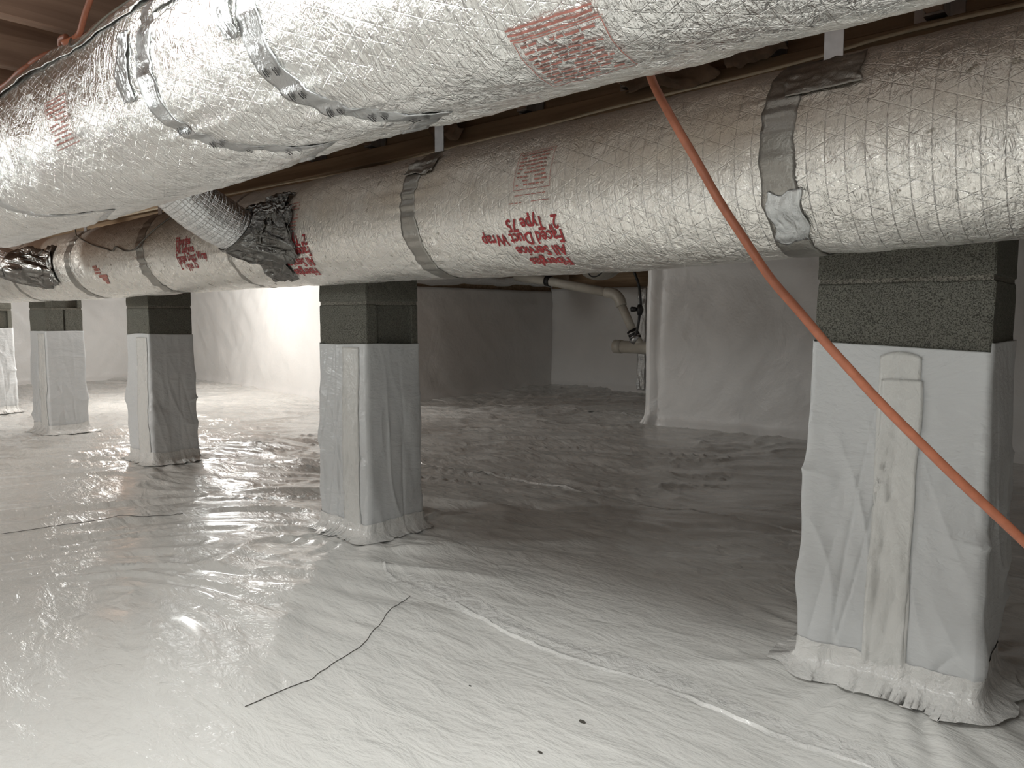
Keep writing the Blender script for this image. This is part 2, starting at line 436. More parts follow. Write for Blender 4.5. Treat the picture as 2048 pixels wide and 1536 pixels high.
# ------------------------------------------------------------------ piers
def block_obj(lo, hi, parent, name='block', mat=BLOCKM, rough=.0016, seed=0):
    bm = bmesh.new(); bmesh.ops.create_cube(bm, size=1)
    for v in bm.verts: v.co = Vector([(lo[i]+hi[i])/2+v.co[i]*(hi[i]-lo[i]) for i in range(3)])
    bmesh.ops.subdivide_edges(bm, edges=bm.edges[:], cuts=5, use_grid_fill=True)
    bmesh.ops.bevel(bm, geom=[e for e in bm.edges if e.calc_face_angle(0) > 1], offset=.004, segments=1, affect='EDGES')
    r = random.Random(seed)
    for v in bm.verts: v.co += Vector((r.uniform(-1, 1), r.uniform(-1, 1), r.uniform(-1, 1)))*rough
    me = bpy.data.meshes.new(name); bm.to_mesh(me); bm.free()
    return link(name, me, mat, parent, False)
PLAB = ['nearest block pier at right with wide taped white plastic wrap',
        'second block pier from the right, white wrap with creased corner tape',
        'third block pier from the right, its right face in grey shade',
        'fourth block pier from the right, bright wrap and split upper blocks',
        'leftmost block pier cut by the left edge of the photo']
WRAPS = []
def wrap_surface(pi):
    cx, cy, w, d, zt = PIERS[pi]
    near = pi == 0
    # perimeter as rounded rectangle, s=0 at the front left corner, running to the right along the front face
    x0, x1, y0, y1 = cx-w-.006, cx+.006, cy-.006, cy+d+.006
    segs = [((x0, y0), (x1, y0), (0, -1)), ((x1, y0), (x1, y1), (1, 0)), ((x1, y1), (x0, y1), (0, 1)), ((x0, y1), (x0, y0), (-1, 0))]
    lens = [w+.012, d+.012, w+.012, d+.012]; per = sum(lens)
    def f(s, z):
        s = np.mod(np.asarray(s, float), per); z = np.asarray(z, float); s, z = np.broadcast_arrays(s, z)
        px = np.zeros(s.shape); py = np.zeros(s.shape); nx = np.zeros(s.shape); ny = np.zeros(s.shape); acc = 0
        rc = .018
        cornerd = np.full(s.shape, 9.)
        for (a, b, n), L in zip(segs, lens):
            m = (s >= acc) & (s <= acc+L); t = (s-acc)/L
            px = np.where(m, a[0]+(b[0]-a[0])*t, px); py = np.where(m, a[1]+(b[1]-a[1])*t, py)
            nx = np.where(m, n[0], nx); ny = np.where(m, n[1], ny)
            cornerd = np.minimum(cornerd, np.minimum(np.abs(s-acc), np.minimum(np.abs(s-acc-L), np.abs(s-acc-per))))
            acc += L
        # rounded corners
        ccx, ccy = (x0+x1)/2, (y0+y1)/2
        rr = np.clip(1-cornerd/rc, 0, 1)**2*.35*rc
        dirx, diry = px-ccx, py-ccy; dl = np.sqrt(dirx**2+diry**2); dirx, diry = dirx/dl, diry/dl
        ang = np.arctan2(diry, dirx); sx = np.cos(ang)*2.2; sy = np.sin(ang)*2.2; sd = 200+pi*20
        low = sstep(zt-.05, zt-.4, z); 
        loose = (.25+.75*low)
        d_ = .005*vnoise(sx*1.1, sy*1.1, z*4, sd) + .0065*ridge(sx*.9, sy*.9, z*4.5+sx*1.3+sy*.7, sd+1, 4) - .005*ridge(sx*1.1-z, sy*1.1, z*4.2-sx*1.6+sy, sd+2, 5)
        d_ = d_ + .0018*vnoise(sx*3, sy*3, z*15+sx*3, sd+3)
        # horizontal tucks starting at the corners
        tk = np.exp(-cornerd/.055)*(.014*ridge(z*5.5+sx*.2, sy*.6, 0, sd+4, 5)*low + .004*vnoise(z*17, sx, 0, sd+5))
        d_ = (d_ + tk)*loose + .006*low
        if near: d_ = d_ + .014*low*np.exp(-((s-0)/.10)**2)
        flare = 0
        pinch = -.006*np.exp(-((z-.06)/.05)**2)
        dd = np.maximum(d_, -.003)+flare+pinch
        # near a corner push along the diagonal so that faces meet
        k = np.clip(1-cornerd/.02, 0, 1)*.5
        ox = nx*(1-k)+dirx*k*1.2; oy = ny*(1-k)+diry*k*1.2
        return np.stack([px+ox*dd-dirx*rr, py+oy*dd-diry*rr, z], -1)
    return f, per, lens
def strip_on(f, s0, s1, z0, z1, off, name, mat, parent, ns=12, nz=50, top_arc=0., skew=0., seed=1):
    Sx, Z = np.meshgrid(np.linspace(s0, s1, ns), np.linspace(z0, z1, nz), indexing='ij')
    t = (Z-z0)/(z1-z0); u = (Sx-s0)/(s1-s0)
    Z = Z + top_arc*(4*u*(1-u))*t
    Sx = Sx + skew*t + .0025*vnoise(Z*9, 0, 0, seed)
    A = f(Sx, Z); e = 1e-3
    du = f(Sx+e, Z)-f(Sx-e, Z); dz = f(Sx, Z+e)-f(Sx, Z-e)
    n = np.cross(du, dz); n /= np.linalg.norm(n, axis=-1, keepdims=True)+1e-9
    wr = .0012*ridge(Sx*18, Z*14, 0, seed+3, 3)+.0008*vnoise(Sx*60, Z*40, 0, seed+4)
    edge = np.minimum(1, np.minimum(u, 1-u)*8)
    P = A + n*(off+wr*edge+.0008*edge)[..., None]
    o = link(name, grid_mesh(name, P), mat, parent); thicken(o, .0012, -1); return o
for pi, (cx, cy, w, d, zt) in enumerate(PIERS):
    root = empty('block_pier', (cx-w/2, cy+d/2, 0), PLAB[pi], 'pier')
    courses = [(.005, .190), (.200, .385), (.395, .580), (.590, .780), (.790, .975), (.985, 1.175), (1.185, 1.375)] if pi == 0 else \
              [(.005, .180), (.190, .370), (.380, .560), (.570, .745), (.755, .940), (.952, 1.145), (1.155, 1.375)]
    for ci, (z0, z1) in enumerate(courses):
        seed = pi*10+ci
        if pi == 3 and ci in (4,):
            xm = cx-w*.58
            block_obj((cx-w, cy, z0), (cx, cy+d*.47, z1), root, seed=seed); block_obj((cx-w, cy+d*.53, z0), (cx, cy+d, z1), root, seed=seed+50)
            block_obj((cx-w+.01, cy+d*.47, z0), (cx-.012, cy+d*.53, z1), root, 'mortar', BLOCKM, seed=seed)
        elif (pi in (1, 4) and ci == 4) or (pi == 3 and ci == 5):
            block_obj((cx-w, cy, z0), (cx-.022, cy+d, z1), root, seed=seed)
            for a, b in ((0, .2), (.86, 1)):
                box('block_rib', (cx-.04, cy+d*a+.001, z0), (cx, cy+d*b-.001, z1), BLOCKM, root, .003)
        else:
            block_obj((cx-w, cy, z0), (cx, cy+d, z1), root, seed=seed)
        if ci < len(courses)-1:
            box('mortar_joint', (cx-w+.004, cy+.004, z1-.001), (cx-.004, cy+d-.004, courses[ci+1][0]+.001), MORTM, root, 0)
    f, per, lens = wrap_surface(pi)
    WRAPS.append(f)
    ns = 420 if pi == 0 else (300 if pi == 1 else 200); nz = 260 if pi == 0 else (200 if pi == 1 else 130)
    sv = np.linspace(0, per, ns, endpoint=False)
    zz = np.linspace(0, 1, nz)
    Sg, Tg = np.meshgrid(sv, zz, indexing='ij')
    topz = zt - (.003*np.sin(Sg/per*2*PI*2+pi) + .004*vnoise(Sg*6, 0, 0, 300+pi))
    if pi == 0: topz = zt + .006 - .016*np.clip(Sg/lens[0], 0, 1)*(Sg < lens[0]) + .004*(Sg > lens[0])
    Z = -.012+(topz+.012)*Tg
    wo = link('plastic_wrap', grid_mesh('wrap', f(Sg, Z), None, True), WRAPM, root); thicken(wo, .002, -1)
    if pi == 0:
        strip_on(f, .155, .243, .03, .805, .0022, 'seam_tape', TAPEM, root, 14, 90, .012, 0, 5)
        strip_on(f, .150, .238, .05, .752, .0050, 'seam_tape', TAPEM, root, 14, 90, .002, .014, 9)
    elif pi == 1:
        strip_on(f, .165, .268, .03, .775, .0030, 'seam_tape', TAPEM, root, 12, 70, .0, .0, 15)
    elif pi == 2:
        strip_on(f, .150, .29, .03, .770, .0030, 'seam_tape', TAPEM, root, 12, 60, 0, 0, 25)
    elif pi == 3:
        strip_on(f, .20, .33, .03, .765, .0030, 'seam_tape', TAPEM, root, 12, 50, 0, 0, 35)
    # tape skirt sealing the wrap to the floor
    prof = [(.055, .0), (.034, .005), (.016, .014), (.006, .028), (.002, .048), (.0, .066)]
    nn = 260
    sv2 = np.linspace(0, per, nn, endpoint=False)
    A = f(sv2, np.full(nn, .085)); Cc = np.array([cx-w/2, cy+d/2, 0])
    nrm = A-f(sv2, np.full(nn, .085))
    dirs = A-Cc; dirs[:, 2] = 0
    # outward by face
    e = .002; tg = f(sv2+e, np.full(nn, .085))-f(sv2-e, np.full(nn, .085)); nr = np.stack([tg[:, 1], -tg[:, 0], 0*tg[:, 0]], -1); nr /= np.linalg.norm(nr, axis=1)[:, None]+1e-9
    nr = (np.roll(nr, 3, 0)+nr+np.roll(nr, -3, 0)+np.roll(nr, 6, 0)+np.roll(nr, -6, 0)); nr /= np.linalg.norm(nr, axis=1)[:, None]
    rows = []
    base = f(sv2, np.full(nn, .05)); fh0 = floor_h(base[:, 0], base[:, 1])
    for (o_, z_) in prof:
        ww = 1+.45*vnoise(sv2*9, 1, 0, 400+pi)+.25*vnoise(sv2*30, 1, 0, 405+pi)
        q = f(sv2, np.maximum(z_+fh0, .02)) + nr*(o_*ww + .0030 + .0008*ridge(sv2*22, z_*30, 0, 430+pi, 3)*(z_ < .05))[:, None]
        fh = floor_h(q[:, 0], q[:, 1])
        q[:, 2] = np.maximum(fh0+z_*(1+.15*vnoise(sv2*8, 5, 0, 410+pi)), fh+.0010+.0015*(z_ > .003)) + .0006*ridge(sv2*30, z_*60, 0, 420+pi, 3)*(z_ < .04)
        rows.append(q)
    so = link('base_tape', grid_mesh('skirt', np.stack(rows, 1), None, True), SEAMM, root)
    if pi in (1, 2):     # dark timber shim wedged between pier and girder, poking out to the left
        z0 = 1.03 if pi == 1 else .985
        box('shim', (cx-w-.06, cy+d-.06, z0), (cx-w+.01, cy+d-.02, 1.38), JOISTM, root, .003)

# ------------------------------------------------------------------ big foil ducts
class Duct:
    def __init__(s, yc, zx, rx, bands, seed, lump, groove, shear):
        s.yc, s.zx, s.rx, s.bands, s.seed, s.lump, s.groove, s.shear = yc, zx, rx, bands, seed, lump, groove, shear
    def sh(s, th, k=1.):
        th = np.mod(th, 2*PI); d = np.degrees(th); dd = np.where(d > 270, 540-d, d)
        return s.shear*k*np.clip((dd-200)/67, 0, 1.05)**2.2
    def bx(s, i, th): return s.bands[i][0] + s.sh(th, s.bands[i][2])
    def r(s, x, th):
        r0 = np.interp(x, *s.rx); g = 0; pl = 0
        for i, b in enumerate(s.bands):
            dx = x-s.bx(i, th)
            g = g + np.exp(-(dx/(b[1]*.75))**2)*b[3]
            pl = pl + np.exp(-np.abs(dx)/.09)*b[3]
        c, sn = np.cos(th), np.sin(th); q = s.seed
        yy, zz = c*r0, sn*r0
        n = s.lump*(.0065*vnoise(x*4, yy*9, zz*9, q) + .0035*vnoise(x*11, yy*20, zz*20, q+1) + .0018*ridge(x*26, yy*32, zz*32, q+2, 2) )
        n = n + s.lump*.0012*vnoise(x*60, yy*55, zz*55, q+3)
        pleat = .0045*pl*vnoise(th*11, x*3, 0, q+4)
        strand = s.lump*.0010*ridge(x*75+2*vnoise(th*3, x*3, 0, q+6), th*2.2, 0, q+5, 2)
        return r0*(1-s.groove*g) + n*(1-.7*np.clip(g, 0, 1)) + pleat + strand
    def pt(s, x, th, off=0.):
        x = np.asarray(x, float); th = np.asarray(th, float)
        r = s.r(x, th)+off
        return np.stack([x+0*r, s.yc+r*np.cos(th), np.interp(x, *s.zx)+r*np.sin(th)], -1)
    def section(s, i0, i1, dx, nth, mat, parent):
        """sleeve between band i0 and band i1 (or plain x values)"""
        f0 = (lambda th: s.bx(i0, th)) if isinstance(i0, int) else (lambda th: i0+0*th)
        f1 = (lambda th: s.bx(i1, th)) if isinstance(i1, int) else (lambda th: i1+0*th)
        L = abs(float(f1(np.array(3.)))-float(f0(np.array(3.))))
        n = max(8, int(L/dx)); T = np.linspace(0, 1, n)
        th = np.linspace(0, 2*PI, nth+1)
        TT, TH = np.meshgrid(T, th, indexing='ij')
        xx = f0(TH)*(1-TT)+f1(TH)*TT
        # overlap: the downstream sleeve edge stands slightly proud
        off = .0035*np.exp(-(TT*L/.02)**2)
        P = s.pt(xx, TH, off)
        uv = np.stack([xx, TH*np.interp(-1.5, *s.rx)], -1)
        return link('wrap_section', grid_mesh('wrap_section', P, uv), mat, parent)
    def band(s, i, mat, parent, width=None, nth=220, name='tape_band', nx=9):
        w = width or s.bands[i][1]
        th = np.linspace(0, 2*PI, nth+1); u = np.linspace(-.5, .5, nx)
        U, TH = np.meshgrid(u, th, indexing='ij')
        xx = s.bx(i, TH)+U*w*(1+.10*vnoise(TH*4, 0, 0, s.seed+40+i)) + .003*vnoise(TH*9, U*2, 0, s.seed+50+i)
        off = .0022+.0010*(1-(2*U)**2)+.0005*vnoise(TH*22, U*4, 0, s.seed+60+i)
        P = s.pt(s.bx(i, TH)+U*w*.3, TH, off); P[..., 0] = xx
        uv = np.stack([xx, TH*.2], -1)
        o = link(name, grid_mesh(name, P, uv), mat, parent); thicken(o, .0010, -1); return o
    def patch(s, x0, x1, t0, t1, off, name, mat, parent, seed=0, crumple=.002, n=26, taper=0.):
        u = np.linspace(0, 1, n); U, V = np.meshgrid(u, u, indexing='ij')
        xx = x0+(x1-x0)*U + .006*vnoise(V*3, 0, 0, seed) + taper*(V-.5)
        TH = np.radians(t0+(t1-t0)*V) + .03*vnoise(U*3, 1, 0, seed+1)
        o_ = off+crumple*(ridge(U*4, V*4, 0, seed+2, 2)+.5*vnoise(U*9, V*9, 0, seed+3))
        P = s.pt(xx, TH, o_)
        o = link(name, grid_mesh(name, P, np.stack([xx, TH*.2], -1)), mat, parent); thicken(o, .0015, -1); return o

def text_mesh(body, size, bold=.0):
    cu = bpy.data.curves.new('txt', 'FONT'); cu.body = body; cu.size = size; cu.offset = bold; cu.resolution_u = 2
    o = bpy.data.objects.new('txt', cu); COL.objects.link(o)
    bpy.context.view_layer.update()
    dg = bpy.context.evaluated_depsgraph_get()
    me = bpy.data.meshes.new_from_object(o.evaluated_get(dg))
    bpy.data.objects.remove(o); bpy.data.curves.remove(cu)
    return me
def wrap_print(duct, me, x0, th0, mat, parent, flip=False, sx=1., name='printed_text', off=.0020, shear=0.):
    bm = bmesh.new(); bm.from_mesh(me); bmesh.ops.triangulate(bm, faces=bm.faces[:])
    bmesh.ops.subdivide_edges(bm, edges=[e for e in bm.edges if e.calc_length() > .006], cuts=3)
    bmesh.ops.triangulate(bm, faces=bm.faces[:])
    co = np.array([v.co[:] for v in bm.verts]); r = float(np.interp(x0, *duct.rx)); sg = -1 if flip else 1
    xs = x0+sg*(co[:, 0]*sx+shear*co[:, 1]); th = math.radians(th0)-sg*co[:, 1]/r
    Pn = duct.pt(xs, th, off)
    for v, p in zip(bm.verts, Pn): v.co = p
    bmesh.ops.recalc_face_normals(bm, faces=bm.faces[:])
    me2 = bpy.data.meshes.new(name); bm.to_mesh(me2); bm.free()
    return link(name, me2, mat, parent, False)
def bars_mesh(rects):
    me = bpy.data.meshes.new('bars'); v = []; f = []
    for (x0, y0, x1, y1) in rects:
        n = max(1, int((x1-x0)/.008)); m = max(1, int((y1-y0)/.008))
        for i in range(n):
            for j in range(m):
                a = x0+(x1-x0)*i/n; b = x0+(x1-x0)*(i+1)/n; c = y0+(y1-y0)*j/m; d = y0+(y1-y0)*(j+1)/m
                k = len(v); v += [(a, c, 0), (b, c, 0), (b, d, 0), (a, d, 0)]; f.append((k, k+1, k+2, k+3))
    me.from_pydata(v, [], f); return me
def fine_print(w, h, rows, seed, frame=.0014, cols=1):
    """a ruled box of print too fine to read: rows of short dashes"""
    r = random.Random(seed); out = []
    if frame: out += [(0, 0, w, frame), (0, h-frame, w, h), (0, 0, frame, h), (w-frame, 0, w, h)]
    rh = h/(rows+1)
    for i in range(rows):
        y = h-rh*(i+1); x = w*.07
        while x < w*.9:
            l = r.uniform(.05, .16)*w
            if x+l > w*.93: break
            if r.random() > .12: out.append((x, y, x+l, y+rh*.34))
            x += l+.02*w
    return out

D1 = Duct(.79, ([-2.9, -2, -1.1], [1.329, 1.35, 1.37]), ([-2.9, -2, -1.1], [.198, .192, .178]),
          [(-3.3, .06, 1, 1.), (-2.47, .055, 1.5, 1.), (-1.40, .055, 1., 1.), (-1.055, .06, .75, 1.), (.75, .06, 1, 1.)], 500, .85, .035, .27)
d1 = empty('insulated_duct', (-1, .79, 1.19), 'bright silver foil wrapped round duct across the top, nearest the camera', 'duct')
D1.section(-4.2, 0, .02, 150, FOIL1, d1); D1.section(0, 1, .010, 220, FOIL1, d1); D1.section(1, 2, .006, 320, FOIL1, d1)
D1.section(2, 3, .005, 360, FOIL1, d1); D1.section(3, 4, .006, 340, FOIL1, d1); D1.section(4, 1.8, .03, 120, FOIL1, d1)
for i in range(5): D1.band(i, TAPE1, d1, nth=300)
# lengthwise lap of the wrap on the upper side, edge lifted
for k, (x0, x1, t0, t1) in enumerate([(-2.4, -1.44, 120, 151), (-1.37, -1.08, 128, 160)]):
    o = D1.patch(x0, x1, t0, t1, .004, 'lap_flap', FOIL1, d1, 520+k, .004, 60, -.05)
# loose crumpled tape beside the band
D1.patch(-1.50, -1.455, 165, 203, .003, 'tape_patch', TAPE1, d1, 530, .0035, 40)
D1.patch(-1.125, -1.09, 160, 196, .003, 'tape_patch', TAPE1, d1, 533, .0035, 40)
# black print repeated on the tape bands
for bi, ths in ((2, (226, 240, 252, 262)), (3, (216, 230, 244, 256, 266))):
    for th in ths:
        xb = float(D1.bx(bi, np.radians(th)))
        for q in (-.012, .012):
            wrap_print(D1, bars_mesh([(-.004, -.006, -.001, .006), (.001, -.007, .0035, .004), (.005, -.004, .007, .007)]), xb+q, th+q*40, BLACKP, d1, name='tape_print', off=.0065)['kind'] = 'stuff'
wrap_print(D1, bars_mesh(fine_print(.125, .098, 9, 3)), -.61, 268, PALERED, d1, name='red_label_print', shear=.12)['kind'] = 'stuff'
wrap_print(D1, bars_mesh([(0, .0, .125, .002), (.0, .006, .12, .009), (0, .013, .122, .0155)]), -.60, 236, PALERED, d1, name='red_label_print', shear=.12)['kind'] = 'stuff'
wrap_print(D1, bars_mesh(fine_print(.115, .10, 10, 5)), -1.865, 209, PALERED, d1, name='red_label_print')['kind'] = 'stuff'

D2 = Duct(1.585, ([-4.7, -2.63, -1.03, -.19], [1.163, 1.185, 1.196, 1.220]), ([-4.7, -1.78, -1.03, -.19], [.180, .181, .191, .188]),
          [(-6.1, .06, 0, 1.), (-5.08, .047, 0, .8), (-4.18, .080, 0, 1.), (-3.334, .080, 0, 1.), (-2.607, .028, 0, .7), (-1.604, .064, 0, .8), (-.563, .069, 0, .5), (.58, .066, 0, 1)], 600, .60, .03, 0)
d2 = empty('insulated_duct', (-2, 1.585, 1.0), 'dull brownish foil wrapped round duct running just in front of the block piers', 'duct')
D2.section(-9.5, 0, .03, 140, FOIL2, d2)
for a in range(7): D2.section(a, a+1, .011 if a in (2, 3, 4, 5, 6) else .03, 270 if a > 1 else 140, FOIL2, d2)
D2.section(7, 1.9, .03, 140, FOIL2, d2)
for i in range(8): D2.band(i, TAPE2, d2, nth=240)
D2.patch(-.563, -.427, 127, 153, .004, 'tape_patch', TAPE2, d2, 620, .003)
D2.patch(-1.637, -1.52, 128, 149, .004, 'tape_patch', TAPE2, d2, 625, .003)
D2.patch(-.590, -.524, 205, 240, .0045, 'tape_patch', TAPE1, d2, 628, .0015)
# flattened straps from the joists down to the bands
for x, y in ((-.502, 1.50), (-1.595, 1.52), (-3.33, 1.50), (-4.18, 1.50)):
    zt = float(np.interp(x, *D2.zx))+.188*math.sin(math.acos((y-1.585)/.188))-.012
    me = box_mesh('strap', (x-.018, y-.0015, zt), (x+.018, y+.0015, 1.80), .0005)
    link('hanger_strap', me, GALV, d2, False)
# print: large red lettering, upside down in two places, upright in one
def big_print(x0, ths, flip, lines, size=.047, sx=.78, m=REDM):
    for (body, dx), th in zip(lines, ths):
        wrap_print(D2, text_mesh(body, size, .0012), x0+dx, th, m, d2, flip, sx)
def fine(w, h, rows, seed, frame, x, th, flip=False):
    wrap_print(D2, bars_mesh(fine_print(w, h, rows, seed, frame)), x, th, PALERED, d2, flip, name='red_label_print')['kind'] = 'stuff'
big_print(-1.082, (199, 210, 222, 235), True, [('2" Type 75', .0), ('Faced Duct Wrap', .004), ('All Service', -.008), ('Fiberglas', -.018)])
big_print(-2.098, (190, 202, 214, 227), True, [('2" Type 75', 0), ('Faced Duct Wrap', 0), ('All Service', -.01), ('Fiberglas', -.03)])
big_print(-2.985, (182, 192, 202, 212), False, [('Fiberglas', 0), ('All Service', -.005), ('Faced Duct Wrap', -.012), ('2" Type 75', -.01)], .043, .76)
fine(.111, .098, 9, 8, .0014, -1.205, 179.5)
fine(.16, .011, 1, 9, 0, -1.233, 190)
fine(.122, .011, 1, 10, 0, -1.21, 185)
fine(.094, .009, 1, 12, 0, -1.107, 239, True)
fine(.085, .009, 1, 13, 0, -2.129, 232, True)
fine(.094, .11, 9, 14, 0, -2.223, 187)
wrap_print(D2, bars_mesh([(0, .03, .05, .042), (.01, .015, .07, .028), (0, .0, .06, .011), (.02, -.02, .12, -.006), (.04, -.038, .105, -.022), (.05, -.056, .085, -.04)]), -3.865, 206, PALERED, d2, name='red_label_print')['kind'] = 'stuff'

# ------------------------------------------------------------------ branch ducts
def branch(a, b, r, x_c, th_c, label, seed, cone=.075):
    a, b = Vector(a), Vector(b); t = (b-a).normalized()
    root = empty('branch_duct', a, label, 'duct')
    n = 150; nth = 150; up = t.orthogonal().normalized(); sd = t.cross(up); L = (b-a).length
    TT, TH = np.meshgrid(np.linspace(0, 1, n), np.linspace(0, 2*PI, nth+1), indexing='ij')
    sag = -.02*np.sin(TT*PI)
    rr = r*(1+.02*np.sin(TT*L/.026*2*PI)*.35) + .003*vnoise(TT*L*14, np.cos(TH)*2, np.sin(TH)*2, seed) + .0012*ridge(TT*L*60, TH*3, 0, seed+1, 2)
    A, U, Sd, T = [np.array(q) for q in (a, up, sd, t)]
    P = A+T*(TT*L)[..., None]+U*(rr*np.cos(TH))[..., None]+Sd*(rr*np.sin(TH))[..., None]; P[..., 2] += sag
    link('foil_sleeve', grid_mesh('sleeve', P, np.stack([TT*L, TH*r], -1)), FLEXM, root)
    # crumpled tape boot between the sleeve end and the big duct
    n = 70; TT, TH = np.meshgrid(np.linspace(0, 1, n), np.linspace(0, 2*PI, nth+1), indexing='ij')
    P0 = np.array(b)-T*.012+U*((r+.004)*np.cos(TH))[..., None]+Sd*((r+.004)*np.sin(TH))[..., None]
    ang = np.arctan2((Sd[2]*np.sin(TH)+U[2]*np.cos(TH)), (Sd[0]*np.sin(TH)+U[0]*np.cos(TH)))
    k = 1+.25*vnoise(TH*3, 0, 0, seed+5)
    P1 = D2.pt(x_c+(r*1.0+.02)*k*np.cos(ang), math.radians(th_c)-(r+.025)*k*np.sin(ang)/.188, .004)
    S_ = TT[..., None]; P = P0*(1-S_)+P1*S_
    w = np.sin(TT*PI)**.7
    cr = .020*ridge(np.cos(TH)*2.2+TT, np.sin(TH)*2.2, TT*3, seed+6, 2)-.008 + .016*ridge(np.cos(TH)*3.6, np.sin(TH)*3.6, TT*4.5, seed+7, 3)
    out = P-(P0*.5+P1*.5).mean((0, 1)); out /= np.linalg.norm(out, axis=-1, keepdims=True)
    P = P+out*(cr*w)[..., None]
    o = link('tape_boot', grid_mesh('boot', P, np.stack([TT*.1, TH*r], -1)), COLLARM, root); thicken(o, .0015, -1)
    return root
br1 = branch((-2.36, 1.06, 1.345), (-2.36, 1.32, 1.178), .080, -2.27, 188, 'silver gridded flex branch with crumpled dark tape boot entering the dull duct near its middle', 700)
for q in [(-2.34, -2.21, 140, 176, 705, .012), (-2.26, -2.165, 158, 212, 707, .010), (-2.42, -2.26, 212, 240, 709, .006)]:
    D2.patch(q[0], q[1], q[2], q[3], .006, 'tape_patch', COLLARM, br1, q[4], q[5], 40)
br2 = branch((-4.95, .98, 1.40), (-4.66, 1.30, 1.165), .080, -4.50, 190, 'silver flex branch entering the dull duct at the left edge of the photo', 720)
D2.patch(-4.48, -4.37, 150, 215, .006, 'tape_patch', COLLARM, br2, 731, .010, 40)

# ------------------------------------------------------------------ cords and cables
cord = tube('extension_cord', spline([(-.70, .99, 1.47), (-.645, 1.015, 1.35), (-.622, 1.024, 1.286), (-.601, 1.02, 1.241), (-.572, 1.023, 1.189), (-.536, 1.03, 1.127), (-.5, 1.038, 1.063), (-.465, 1.046, 1.008), (-.429, 1.054, .953), (-.39, 1.067, .904), (-.356, 1.075, .862), (-.324, 1.082, .825), (-.287, 1.093, .782), (-.245, 1.108, .736), (-.204, 1.122, .692), (-.165, 1.136, .652), (-.122, 1.152, .608), (-.072, 1.172, .556), (0, 1.2, .49), (.15, 1.25, .38)], 6), .0063, CORDM, None, 14)
tag(cord, 'long orange extension cord hanging diagonally in front of the nearest pier', 'cord')
cord2 = empty('extension_cord', (-1.85, .65, 1.5), 'orange cord looped over the top of the silver duct at upper left', 'cord')
up_ = lambda x, th, o=.011: tuple(D1.pt(x, math.radians(th), o))
tube('cord_strand', spline([(-1.50, .62, 1.68), (-1.62, .635, 1.585), (-1.74, .645, 1.525), up_(-1.80, 134), up_(-1.835, 139), up_(-1.855, 135, .012), up_(-1.885, 129, .02), up_(-1.94, 126, .02), up_(-1.965, 124, .008), up_(-1.95, 112, .008)], 6), .0062, CORDM, cord2, 12)
tube('cord_strand', spline([up_(-1.80, 139, .010), up_(-1.77, 147, .010), up_(-1.72, 152, .010), up_(-1.66, 149, .010), up_(-1.60, 141, .010), up_(-1.53, 128, .010), up_(-1.5, 115, .007)], 6), .0022, WIREM, cord2, 8)
tube('cord_strand', spline([up_(-1.98, 118, .008), up_(-2.08, 128, .016), up_(-2.16, 132, .012), up_(-2.2, 134, .008), up_(-2.26, 130, .008)], 6), .0062, CORDM, cord2, 12)
tube('cord_strand', spline([up_(-2.06, 122, .008), up_(-2.14, 133, .014), up_(-2.24, 137, .012), up_(-2.34, 139, .01), up_(-2.5, 138, .008)], 6), .0062, CORDM, cord2, 12)
cab = tube('cable', spline([(-6.5, 1.930, 1.499), (-4.6, 1.930, 1.496), (-3.19, 1.930, 1.493), (-2.756, 1.930, 1.486), (-2.388, 1.930, 1.480), (-2.097, 1.930, 1.492), (-1.966, 1.930, 1.496), (-1.726, 1.930, 1.502), (-1.513, 1.930, 1.506), (-1.322, 1.930, 1.514), (-1.15, 1.930, 1.518), (-.995, 1.930, 1.522), (-.853, 1.930, 1.524), (-.724, 1.930, 1.529), (-.629, 1.930, 1.535), (-.54, 1.930, 1.542), (-.446, 1.930, 1.545), (-.35, 1.930, 1.546), (-.262, 1.930, 1.545), (.3, 1.930, 1.544)], 5), .0045, CABLEM, None, 10)
tag(cab, 'thin cream cable stapled along the timber girder above the dull duct', 'cable')
tw = tube('wire', spline([tuple(D2.pt(x, math.radians(t), o)) for x, t, o in [(-4.28, 118, .03), (-4.16, 136, .012), (-4.03, 148, .006), (-3.86, 161, .006), (-3.67, 172, .006), (-3.60, 176, .006), (-3.56, 171, .006), (-3.46, 179, .006), (-3.36, 179, .010), (-3.29, 171, .010), (-3.18, 155, .006), (-3.09, 138, .006), (-3.0, 120, .006)]], 6), .0033, WIREM, None, 8)
tag(tw, 'thin dark wire drooping across the dull duct at left', 'wire')

# ------------------------------------------------------------------ kraft faced batts sagging by the girder
def batt(x0, x1, y, z0, z1, seed, label):
    U, V = np.meshgrid(np.linspace(0, 1, 60), np.linspace(0, 1, 36), indexing='ij')
    a = V*PI*1.15-.2
    x = x0+(x1-x0)*U+.02*vnoise(V*4, 0, 0, seed)
    rad = (z1-z0)/2*(1+.25*vnoise(U*5, V*3, 0, seed+1)+.15*ridge(U*9, V*6, 0, seed+2, 2))
    P = np.stack([x, y-rad*np.sin(a)*.8, (z0+z1)/2-rad*np.cos(a)+.02*vnoise(U*3, 0, 0, seed+3)], -1)
    o = link('insulation_batt', grid_mesh('batt', P), KRAFTM); thicken(o, .004, -1)
    tag(o, label, 'insulation', 'kraft batts above the girder cable'); return o
batt(-1.22, -.94, 1.915, 1.535, 1.60, 801, 'crumpled brown kraft batt behind the top of the orange cord')
batt(-.90, -.74, 1.915, 1.565, 1.63, 805, 'crumpled brown kraft batt right of the orange cord top')
batt(-2.02, -1.90, 1.915, 1.53, 1.60, 811, 'small torn brown kraft scrap left of the second hanger strap')

